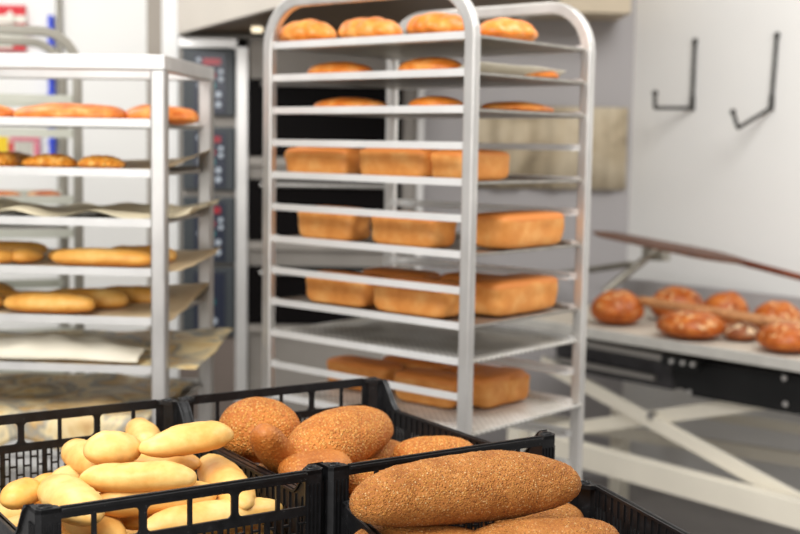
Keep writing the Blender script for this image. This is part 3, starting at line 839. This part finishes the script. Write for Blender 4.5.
# ------------------------------------------------------------------ oven loader on the right, with breads and peels
ZT = .85                                             # tray surface height
LP, RP = atz(586, 328, ZT), atz(800, 361, ZT)
LD = (RP - LP).normalized(); LN = Vector((-LD.y, LD.x, 0))           # LN points away from the viewer
if LN.y < 0: LN = -LN
lo = LP - LD * .42; LL = 1.95; DW = .74
ld = empty('oven_loader', (lo.x, lo.y, 0), math.atan2(LD.y, LD.x))
tag(ld, 'oven loading table with black beam and cream scissor legs along the white wall', 'loading table')
def lx(px, py, yl):                                   # local x,z where a pixel's ray meets local plane y=yl
    q = ray(px, py); o = lo + LN * yl; t = (o - CAM).dot(LN) / q.dot(LN); P = CAM + q * t
    return Vector(((P - lo).dot(LD), yl, P.z))
bm = bmesh.new(); box2(bm, (0, 0, ZT - .03), (LL, DW, ZT)); link('table_top', bm, plain('floured_belt', srgb(196, 186, 170), .6, 0, .12, 7), ld)
bm = bmesh.new(); box2(bm, (0, -.012, ZT - .034), (LL, -.0005, ZT + .004)); link('front_rail', bm, plain('worn_aluminium', srgb(205, 202, 194), .4, .4, .1, 12), ld, bevel=.002)
bm = bmesh.new(); box2(bm, (0, DW, ZT - .03), (LL, DW + .02, ZT + .10)); link('back_rail', bm, plain('grey_back_rail', srgb(168, 165, 166), .5, .1, .04), ld, bevel=.003)
# rods and slide just under the top
bm = bmesh.new(); a, b = lx(560, 339, .02), lx(664, 358, .02)
bar(bm, a, b, .02, .02); link('slide_rod', bm, plain('grey_slide', srgb(150, 146, 140), .4, .5), ld)
bm = bmesh.new(); a, b = lx(664, 359, .02), lx(700, 366, .02); bar(bm, a, b, .03, .032); link('coupling', bm, black_metal, ld)
for px_ in (673, 684, 694):
    bm = bmesh.new(); a = lx(px_, 361 + (px_ - 673) * .15, 0); cyl(bm, a, a + Vector((0, -.012, 0)), .008, 10); link('bolt', bm, steel, ld)
bm = bmesh.new()
P4 = [lx(672, 357, .06), lx(850, 384, .06), lx(850, 424, .06), lx(692, 396, .06), lx(676, 384, .06)]
prism(bm, P4, (0, .5, 0)); link('black_beam', bm, black_metal, ld)
for px_, py_ in ((785, 378), (786, 404), (690, 392)):
    bm = bmesh.new(); a = lx(px_, py_, .06); cyl(bm, a + Vector((0, -.006, 0)), a, .009, 10); link('bolt', bm, steel, ld)
bm = bmesh.new()
P4 = [lx(556, 343, .10), lx(672, 362, .10), lx(672, 390, .10), lx(556, 368, .10)]
prism(bm, P4, (0, .4, 0)); link('gear_housing', bm, plain('dark_grey_housing', srgb(66, 64, 66), .45, .4, .3, 20), ld)
bm = bmesh.new(); a, b = lx(556, 359, .07), lx(655, 378, .07); bar(bm, a, b, .02, .018); link('slide_rod', bm, plain('grey_slide', srgb(150, 146, 140), .4, .5), ld)
def strap(a, b, y, ht, nm, th=.02):
    A, B = lx(*a, y), lx(*b, y)
    bm = bmesh.new(); d = (B - A).normalized()
    bar(bm, A, B, th, ht, up=(0, 1, 0)) if False else prism(bm, [A + Vector((-d.z, 0, d.x)) * ht / 2, B + Vector((-d.z, 0, d.x)) * ht / 2, B - Vector((-d.z, 0, d.x)) * ht / 2, A - Vector((-d.z, 0, d.x)) * ht / 2], (0, th, 0))
    return link(nm, bm, cream_metal, ld, bevel=.002)
strap((540, 362), (850, 530), .08, .050, 'scissor_arm')
strap((540, 433), (800, 397), .10, .050, 'scissor_arm')
bm = bmesh.new(); a = lx(650, 416, .075); cyl(bm, a, a + Vector((0, .06, 0)), .014, 12); link('pivot_bolt', bm, steel_dull, ld)
strap((530, 443), (860, 533), .02, .088, 'lower_rail', .05)
strap((530, 419), (860, 470), .60, .05, 'back_rail', .03)
strap((690, 412), (860, 440), .66, .035, 'upper_rail', .03)
for x in (.06, LL - .08):
    for y in (.05, DW - .05):
        bm = bmesh.new(); box2(bm, (x - .03, y - .03, .0), (x + .03, y + .03, .42)); link('leg', bm, cream_metal, ld)
# the feet-to-rail carrier keeps the scissor standing on the floor
# left end arms that carry the dark peel
bm = bmesh.new()
a, b = lx(604, 292, .45), lx(656, 250, .60)
tube(bm, [a, b], .016, 10); tube(bm, [lx(560, 274, .66), lx(632, 264, .66)], .014, 10)
box(bm, (lx(656, 254, .62)), (.10, .05, .05))
link('bracket_arm', bm, grey_tube, ld)
bm = bmesh.new(); a = lx(619, 284, .3); box(bm, (a.x, .3, ZT + .03), (.05, .04, .06)); link('clamp_block', bm, plain('pale_block', srgb(206, 200, 190), .5), ld)

def loader_bread(px0, px1, ybot, ytop, yl, mat, seed, label, name='round_loaf', Wf=1.0):
    a = lx(px0, (ybot + ytop) / 2, yl); b = lx(px1, (ybot + ytop) / 2, yl)
    Wd = (b - a).length * .80
    H = lx((px0 + px1) / 2, ytop, yl).z - ZT
    me = bread_mesh(name, Wd, Wd * Wf, H / .8 * 1.0, mat, seed, end=2.3, bottom=.6, lump=.05, ridges=(5, .05))
    P = lo + LD * ((a.x + b.x) / 2) + LN * yl
    o = put(name, me, (P.x, P.y, ZT + H / .8 / 2 * .6 + .002), rz=ld.rotation_euler.z + seed)
    return tag(o, label, 'bread', 'round loaves on the loading table')
loader_bread(592, 643, 330, 292, .16, round_m, 1.1, 'round flour-marked loaf standing alone at the left of the loading table')
loader_bread(650, 704, 322, 288, .42, round_m, 2.3, 'round loaf behind the pale peel handle, second from left')
loader_bread(657, 726, 337, 311, .11, round_m, 3.2, 'wide round loaf in front, just under the pale peel handle')
loader_bread(702, 749, 324, 292, .46, round_m, 4.4, 'dark-topped round loaf in the back row, centre of the loading table')
loader_bread(722, 760, 341, 323, .20, rdark_m, 5.2, 'dark brown floury loaf between the two wide front loaves')
loader_bread(750, 806, 331, 303, .40, round_m, 6.7, 'round loaf behind the pale peel handle at the right edge')
loader_bread(756, 822, 349, 324, .12, round_m, 7.3, 'wide round loaf in front at the right edge of the photo')
# pale peel lying on the front loaves
A = lx(637, 300, .20); B = lx(850, 334, .20)
tw_ = lambda v: Vector((lo.x, lo.y, 0)) + LD * v.x + LN * v.y + Vector((0, 0, v.z))
A, B = tw_(A), tw_(B)
B = A + (B - A) * 1.6
pe = empty('bread_peel', A); tag(pe, 'pale wooden peel handle lying across the round loaves', 'peel')
bm = bmesh.new(); tube(bm, [Vector((0, 0, 0)), (B - A) * .02, (B - A)], .014, 14, radii=[.012, .0175, .0185]); link('handle', bm, wood_light, pe, smooth=True)
# dark peel resting on the bracket arm
A = aty(593, 231.5, 4.95); M_ = aty(748, 263, 4.55); B = aty(880, 298, 4.22)
pk = empty('bread_peel', A); tag(pk, 'dark wooden peel with flat blade resting on the bracket by the white wall', 'peel')
d = (M_ - A).normalized(); side = Vector((0, 0, 1)).cross(d).normalized(); side = (side + Vector((0, 0, .04))).normalized()
up_ = d.cross(side).normalized()
Lb = (M_ - A).length
bm = bmesh.new(); rings = []
for i in range(21):
    u = i / 20
    wd = .15 * min(1, (u / .12) ** .5 if u > 0 else 0.02) * (1 if u < .7 else max(.11, max(0.0, math.cos((u - .7) / .3 * PI / 2)) ** .8))
    wd = max(wd, .014)
    th = .004 + .012 * min(1, u * 1.4)
    c_ = d * (Lb * u)
    rings.append([bm.verts.new(c_ + side * s * wd * .5 + up_ * t * th * .5) for s, t in ((-1, -1), (1, -1), (1, 1), (-1, 1))])
for i in range(20):
    for j in range(4): bm.faces.new((rings[i][j], rings[i][(j + 1) % 4], rings[i + 1][(j + 1) % 4], rings[i + 1][j]))
bm.faces.new(rings[0]); bm.faces.new(rings[-1])
link('blade', bm, wood_dark, pk, bevel=.001)
bm = bmesh.new(); tube(bm, [M_ - A - d * .05, B - A], .0125, 12); link('handle', bm, wood_red, pk, smooth=True)

# ------------------------------------------------------------------ work table under the crates
A1 = R(33.0)
def E(a): return Vector((math.cos(a), math.sin(a), 0)), Vector((-math.sin(a), math.cos(a), 0))
e1, e2 = E(A1)
TZ = .853
FRA = Vector((-.097, 1.64, 0))
tb = empty('work_table', (0, 1.7, 0), A1); tag(tb, 'steel work table under the three black crates', 'table')
cB = FRA + e1 * .21 + e2 * .265
def tl(P): q = P - Vector((0, 1.7, 0)); return (q.dot(e1), q.dot(e2))
xa, ya = tl(FRA - e1 * .40 - e2 * .0); xb, yb = tl(FRA + e1 * .40 + e2 * .52)
bm = bmesh.new()
cor = [(xa, ya + .02), (xb, ya + .02), (xb, yb), (xa, yb)]
prism(bm, [(x, y, TZ - .03) for x, y in cor], (0, 0, .0295))
link('table_top', bm, steel_dull, tb)
eC1, eC2 = E(R(19.5))
BLC = Vector((-.083, 1.672, 0))
pc = [BLC + eC1 * .02 - eC2 * .05, BLC + eC1 * .36 - eC2 * .05, BLC + eC1 * .36 - eC2 * .5, BLC + eC1 * .02 - eC2 * .5]
bm = bmesh.new(); prism(bm, [Vector((*tl(p), TZ - .03)) for p in pc], (0, 0, .0295)); link('side_shelf', bm, steel_dull, tb)
for (x, y) in ((xa + .05, ya + .07), (xb - .05, ya + .07), (xb - .05, yb - .05), (xa + .05, yb - .05)):
    bm = bmesh.new(); box2(bm, (x - .018, y - .018, 0), (x + .018, y + .018, TZ - .03)); link('leg', bm, steel_dull, tb)

# ------------------------------------------------------------------ crates
def crate(center, ang, W, D, H, low, label):
    """W along the end walls (x), D along the side walls (y); low = height of the side rim"""
    root = empty('bread_crate', center, ang); tag(root, label, 'crate')
    hw, hd = W / 2, D / 2; T = .003
    # floor with holes: lattice
    bm = bmesh.new()
    box2(bm, (-hw + .006, -hd + .006, .001), (hw - .006, hd - .006, .004))
    link('base', bm, crate_m, root)
    P = .030     # corner post size
    win = .034 if H > low else .0
    for sy in (-1, 1):
        bm = bmesh.new(); y0 = sy * (hd - T); yo = sy * hd
        def bx(x0, x1, z0, z1, t=1.0): box2(bm, (x0, yo - sy * T * t, z0), (x1, yo, z1))
        xL, xR = -hw + P, hw - P
        bx(xL, xR, H - .015, H, 1.6)                                   # rim
        box2(bm, (xL, yo, H - .006), (xR, yo + sy * .006, H - .002))    # flange lip
        zb = H - .015 - win
        if win:
            bx(xL, xR, zb - .013, zb, 1.4)
            for k in range(-2, 3):
                wd = .010 if k % 2 else .006
                x = .0625 * k; bx(x - wd / 2, x + wd / 2, zb, H - .015, 1.3)
                if k % 2:                                               # rounded window corners
                    for s in (-1, 1):
                        for zc, zs in ((H - .015, -1), (zb, 1)):
                            X0 = x + s * wd / 2
                            pts = [(X0, yo, zc)] + [(X0 + s * (.007 - .007 * math.sin(R(a_))), yo, zc + zs * (.007 - .007 * math.cos(R(a_)))) for a_ in (0, 22, 45, 68, 90)]
                            prism(bm, pts, (0, -sy * T, 0))
            zg = zb - .013
        else: zg = H - .015 - .010; bx(xL, xR, zg, H - .012)
        # fine grid below: thin uprights with staggered cross ribs
        k = 0; x = xL + .006
        while x < xR - .002:
            thick = (k % 6 == 0)
            bx(x - (.004 if thick else .0014), x + (.004 if thick else .0014), .012, zg)
            off = (k % 2) * .014
            z = .026 + off
            while z < zg - .004:
                bx(x, min(x + .0112, xR), z - .0014, z + .0014); z += .028
            x += .0112; k += 1
        bx(xL, xR, .004, .014, 1.4)
        link('end_wall', bm, crate_m, root)
    for sx in (-1, 1):
        bm = bmesh.new(); xo = sx * hw
        yL, yR = -hd + P, hd - P
        lowr = low
        # rim profile with swoops down from the tall corners
        dh = H - lowr; prof = []
        K = 8
        if dh > 0:
            for q in range(K + 1):
                u = q / K; s = u * u * (3 - 2 * u); prof.append((yL + .055 * u, H - dh * s))
            prof = prof + [(-y, z) for y, z in prof[::-1]]
        else: prof = [(yL, H), (yR, H)]
        bh = .030
        for (ya_, za_), (yb_, zb_) in zip(prof[:-1], prof[1:]):
            prism(bm, [(xo, ya_, za_), (xo, yb_, zb_), (xo, yb_, lowr - bh), (xo, ya_, lowr - bh)], (-sx * T, 0, 0))
            prism(bm, [(xo + sx * .004, ya_, za_), (xo + sx * .004, yb_, zb_), (xo + sx * .004, yb_, zb_ - .004), (xo + sx * .004, ya_, za_ - .004)], (-sx * .010, 0, 0))
        # raised ribs on the band
        y = yL + .01
        while y < yR:
            box2(bm, (xo - sx * T, y - .0012, lowr - bh), (xo - sx * (T + .0022), y + .0012, lowr - .004)); y += .018
        # slotted panel
        y = yL + .004; k = 0
        while y < yR:
            wd = .0056 if k % 5 == 0 else .0022
            box2(bm, (xo, y - wd, .012), (xo - sx * T, y + wd, lowr - bh)); y += .0095; k += 1
        for z in (.004, (lowr - bh) * .40, (lowr - bh) * .72):
            box2(bm, (xo, yL, z), (xo - sx * T, yR, z + .008))
        link('side_wall', bm, crate_m, root)
    for sx in (-1, 1):
        for sy in (-1, 1):
            bm = bmesh.new(); cx, cy = sx * hw, sy * hd
            prof = [(cx, cy - sy * P), (cx, cy - sy * .006), (cx - sx * .006, cy), (cx - sx * P, cy), (cx - sx * P, cy - sy * .004), (cx - sx * .018, cy - sy * .006), (cx - sx * .006, cy - sy * .018), (cx - sx * .004, cy - sy * P)]
            prism(bm, [(x, y, .002) for x, y in prof], (0, 0, H - .004))
            # cap with round socket
            cap = [(cx, cy - sy * P), (cx, cy - sy * .006), (cx - sx * .006, cy), (cx - sx * P, cy), (cx - sx * P * .95, cy - sy * .012), (cx - sx * .012, cy - sy * P * .95)]
            prism(bm, [(x, y, H - .007) for x, y in cap], (0, 0, .006))
            for k in range(4):
                u = .008 + k * .006
                box2(bm, (cx - sx * u - .0008, cy, .01), (cx - sx * u + .0008, cy + sy * .002, H - .02))
                box2(bm, (cx, cy - sy * u - .0008, .01), (cx + sx * .002, cy - sy * u + .0008, H - .02))
            ring = [(cx - sx * .013 + .0085 * math.cos(2 * PI * q / 16), cy - sy * .011 + .0065 * math.sin(2 * PI * q / 16), H - .0005) for q in range(17)]
            tube(bm, ring, .0016, 6)
            link('corner_post', bm, crate_m, root)
    return root
CH = 1.5 - .437 - TZ; CL = CH - .050
cA = FRA - e1 * .2 + e2 * .265
cA = cA + e1 * .0045
crate(Vector((cA.x, cA.y, TZ)), A1, .391, .53, CH, CL, 'black plastic crate at the left, full of pale bread rolls')
cBc = FRA + e1 * .208 + e2 * .265
crate(Vector((cBc.x, cBc.y, TZ)), A1, .40, .53, CH, CL, 'black plastic crate in the middle behind, holding oval seeded buns')
cC = BLC + eC1 * .1895 - eC2 * .287
crate(Vector((cC.x, cC.y, TZ)), R(19.5), .378, .53, 1.5 - .485 - TZ, 1.5 - .485 - TZ, 'black plastic crate in the right foreground under the big bran loaf')

# ------------------------------------------------------------------ rolls in the left crate
RIM = 1.063
g = 'pale rolls in the left black crate'
def roll(pa, pb, dza, dzb, W, H, seed, label, mat=roll_m, ext=0, group=g, name='bread_roll', cat='roll', **kw):
    A, B = atz(*pa, RIM + dza), atz(*pb, RIM + dzb)
    if ext: d_ = (B - A); A = A - d_ * ext; B = B + d_ * ext
    if cat == 'roll': kw['end'] = 2.1 if kw.get('end', 0) < 3 else 2.45; kw.setdefault('lump', .065); kw.setdefault('fine', .0006)
    kw.setdefault('end', 2.5)
    if cat == 'roll': W *= 1.12; H *= 1.12
    return between(name, A, B, W, H, mat, seed, label, cat, group, **kw)
roll((139, 450), (233, 434), .005, .012, .056, .044, 101, 'pale roll lying highest at the right of the left crate, over its side wall', skew=.12)
roll((79, 480), (197, 478), -.018, -.020, .052, .042, 102, 'long pale roll lying straight across the middle of the left crate', end=3)
roll((94, 506), (216, 494), -.050, -.052, .056, .048, 103, 'long pale roll just behind the front rim of the left crate', end=3)
roll((84, 452), (141, 448), .004, .000, .058, .050, 104, 'plump rounded roll on top of the pile with a cut end facing the viewer', end=2.2, lump=.06)
roll((70, 448), (106, 474), -.030, -.032, .050, .046, 105, 'pale roll leaning behind the plump round one, left of it')
roll((150, 448), (136, 424), -.030, -.030, .046, .040, 106, 'small pale roll pointing away beside the back wall of the left crate')
roll((120, 462), (201, 464), -.035, -.038, .044, .034, 107, 'slim pale roll squeezed under the highest roll in the left crate', end=3)
roll((94, 520), (50, 484), -.030, -.040, .058, .050, 108, 'blunt pale roll end pointing up beside the left corner of the front rim')
roll((50, 482), (92, 474), -.055, -.050, .044, .034, 109, 'pale roll mostly hidden left of the long middle roll')
roll((7, 503), (36, 488), -.042, -.042, .046, .038, 110, 'orange-tinted roll at the left wall of the left crate', rollb_m)
roll((30, 500), (62, 482), -.075, -.070, .050, .040, 111, 'golden roll just right of the orange-tinted one, lower down', rollb_m)
roll((206, 460), (246, 508), -.050, -.060, .058, .048, 112, 'pale roll slanting down by the right side wall of the left crate')
roll((140, 531), (282, 508), -.075, -.078, .056, .044, 113, 'long pale roll seen through the front windows of the left crate', end=3)
roll((60, 500), (118, 546), -.085, -.085, .064, .050, 114, 'thick pale roll seen low through the left front window')
roll((118, 512), (150, 524), -.085, -.085, .044, .034, 115, 'short golden roll seen through the middle front window', rollb_m)
roll((34, 516), (88, 556), -.105, -.105, .055, .044, 116, 'golden brown roll in the shade behind the left corner post', rollb_m)
roll((140, 560), (272, 534), -.125, -.12, .058, .044, 117, 'pale roll at the bottom behind the front grid of the left crate', end=3)
def lower(center, ang, spots, W, H, L, mat, lab, grp, zc, seed0, name, cat):
    ex, ey = E(ang); me = None
    for k, (x, y, rz) in enumerate(spots):
        me = me or bread_mesh(name, L, W, H, mat, seed0, end=2.6)
        P = center + ex * x + ey * y
        tag(put(name, me, (P.x, P.y, TZ + zc), rz=ang + rz), lab, cat, grp)
sp = [(-.11, y, 0) for y in (-.2, -.13, -.06, .01, .08, .15, .21)] + [(.09, y, .0) for y in (-.14, -.07, 0, .07, .14, .21)]
lower(cA, A1, sp, .058, .048, .165, roll_m, 'pale roll in the bottom layer of the left crate', 'bottom rolls of the left crate', .024, 130, 'bread_roll', 'roll')
sp = [(-.10, y, .1) for y in (-.04, .03, .10, .17, .22)] + [(.07, y, -.1) for y in (-.02, .05, .12, .19)]
lower(cA, A1, sp, .058, .048, .165, roll_m, 'pale roll in the middle layer of the left crate', 'middle rolls of the left crate', .070, 131, 'bread_roll', 'roll')

# ------------------------------------------------------------------ buns in the middle crate
g2 = 'oval buns in the middle black crate'
def bun(pa, pb, dza, dzb, W, H, seed, label, mat, **kw):
    return roll(pa, pb, dza, dzb, W, H, seed, label, mat, group=g2, name='oval_bun', cat='bun', **kw)
bun((217, 432), (302, 436), -.035, -.040, .125, .122, 201, 'big oval seeded bun at the left of the middle crate', seed_m, end=2.1)
bun((294, 462), (382, 424), -.045, -.035, .120, .104, 202, 'big tilted oval seeded bun in the centre of the middle crate', seed_m, end=2.2)
bun((260, 430), (292, 478), .012, -.085, .060, .056, 203, 'narrow smooth brown roll leaning in front of the left seeded bun', brown_m)
bun((280, 474), (350, 464), -.055, -.050, .090, .056, 204, 'smooth brown bun just behind the shared crate corner', brown_m)
bun((350, 462), (402, 450), -.085, -.085, .080, .050, 205, 'seeded bun low down right of the tilted oval one', seed_m)
bun((396, 456), (474, 452), -.060, -.065, .095, .056, 206, 'seeded bun peeping over the front rim at the right of the middle crate', seed_m)
bun((326, 482), (412, 474), -.085, -.085, .080, .056, 207, 'seeded bun seen through the front window of the middle crate', seed_m)
sp = [(x, y, .4) for x in (-.11, .0, .11) for y in (-.19, -.07, .05, .17)]
lower(cBc, A1, sp, .095, .06, .125, seed_m, 'seeded bun in the bottom layer of the middle crate', 'bottom buns of the middle crate', .030, 230, 'oval_bun', 'bun')
sp = [(-.11, -.13, 1.2), (-.12, .03, .6), (.0, -.02, .4), (.11, -.15, .7), (.11, .0, .3), (.0, -.16, 1.3), (-.05, .14, .3), (.1, .16, 1)]
lower(cBc, A1, sp, .095, .055, .125, seed_m, 'seeded bun in the second layer of the middle crate', 'second layer buns of the middle crate', .088, 231, 'oval_bun', 'bun')

# ------------------------------------------------------------------ bran loaves in the right crate
g3 = 'bran loaves in the right black crate'
o = between('bran_loaf', atz(351, 506, RIM - .015), atz(578, 483, RIM - .015), .100, .098, hero_m, 301, 'big seeded bran loaf lying on top of the right foreground crate', 'bread', g3,
            end=2.45, bottom=.80, lump=.03, nx=160, ns=120, bend=.010, skew=.02, fine=.0012)
o = between('bran_loaf', atz(464, 550, RIM - .075), atz(618, 538, RIM - .07), .10, .062, hero_m, 302, 'dark bran loaf under the big one at the bottom edge of the photo', 'bread', g3, end=2.6, lump=.04, nx=100, ns=80, fine=.001)
o = between('bran_loaf', atz(350, 545, RIM - .080), atz(490, 552, RIM - .080), .10, .062, hero_m, 303, 'bran loaf in shadow beneath the left end of the big loaf', 'bread', g3, end=2.6, lump=.04, nx=60, ns=50)
o = between('bran_loaf', atz(495, 522, RIM - .100), atz(584, 522, RIM - .100), .10, .060, hero_m, 304, 'bran loaf end showing behind the dark loaf by the crate wall', 'bread', g3, end=2.6, lump=.04, nx=60, ns=50)
sp = [(-.088, y, 0) for y in (-.2, -.09, .02, .13)] + [(.088, y, .0) for y in (-.2, -.09, .02, .13)]
lower(cC, R(19.5), sp, .10, .058, .165, hero_m, 'bran loaf in the bottom layer of the right crate', 'bottom loaves of the right crate', .032, 330, 'bran_loaf', 'bread')
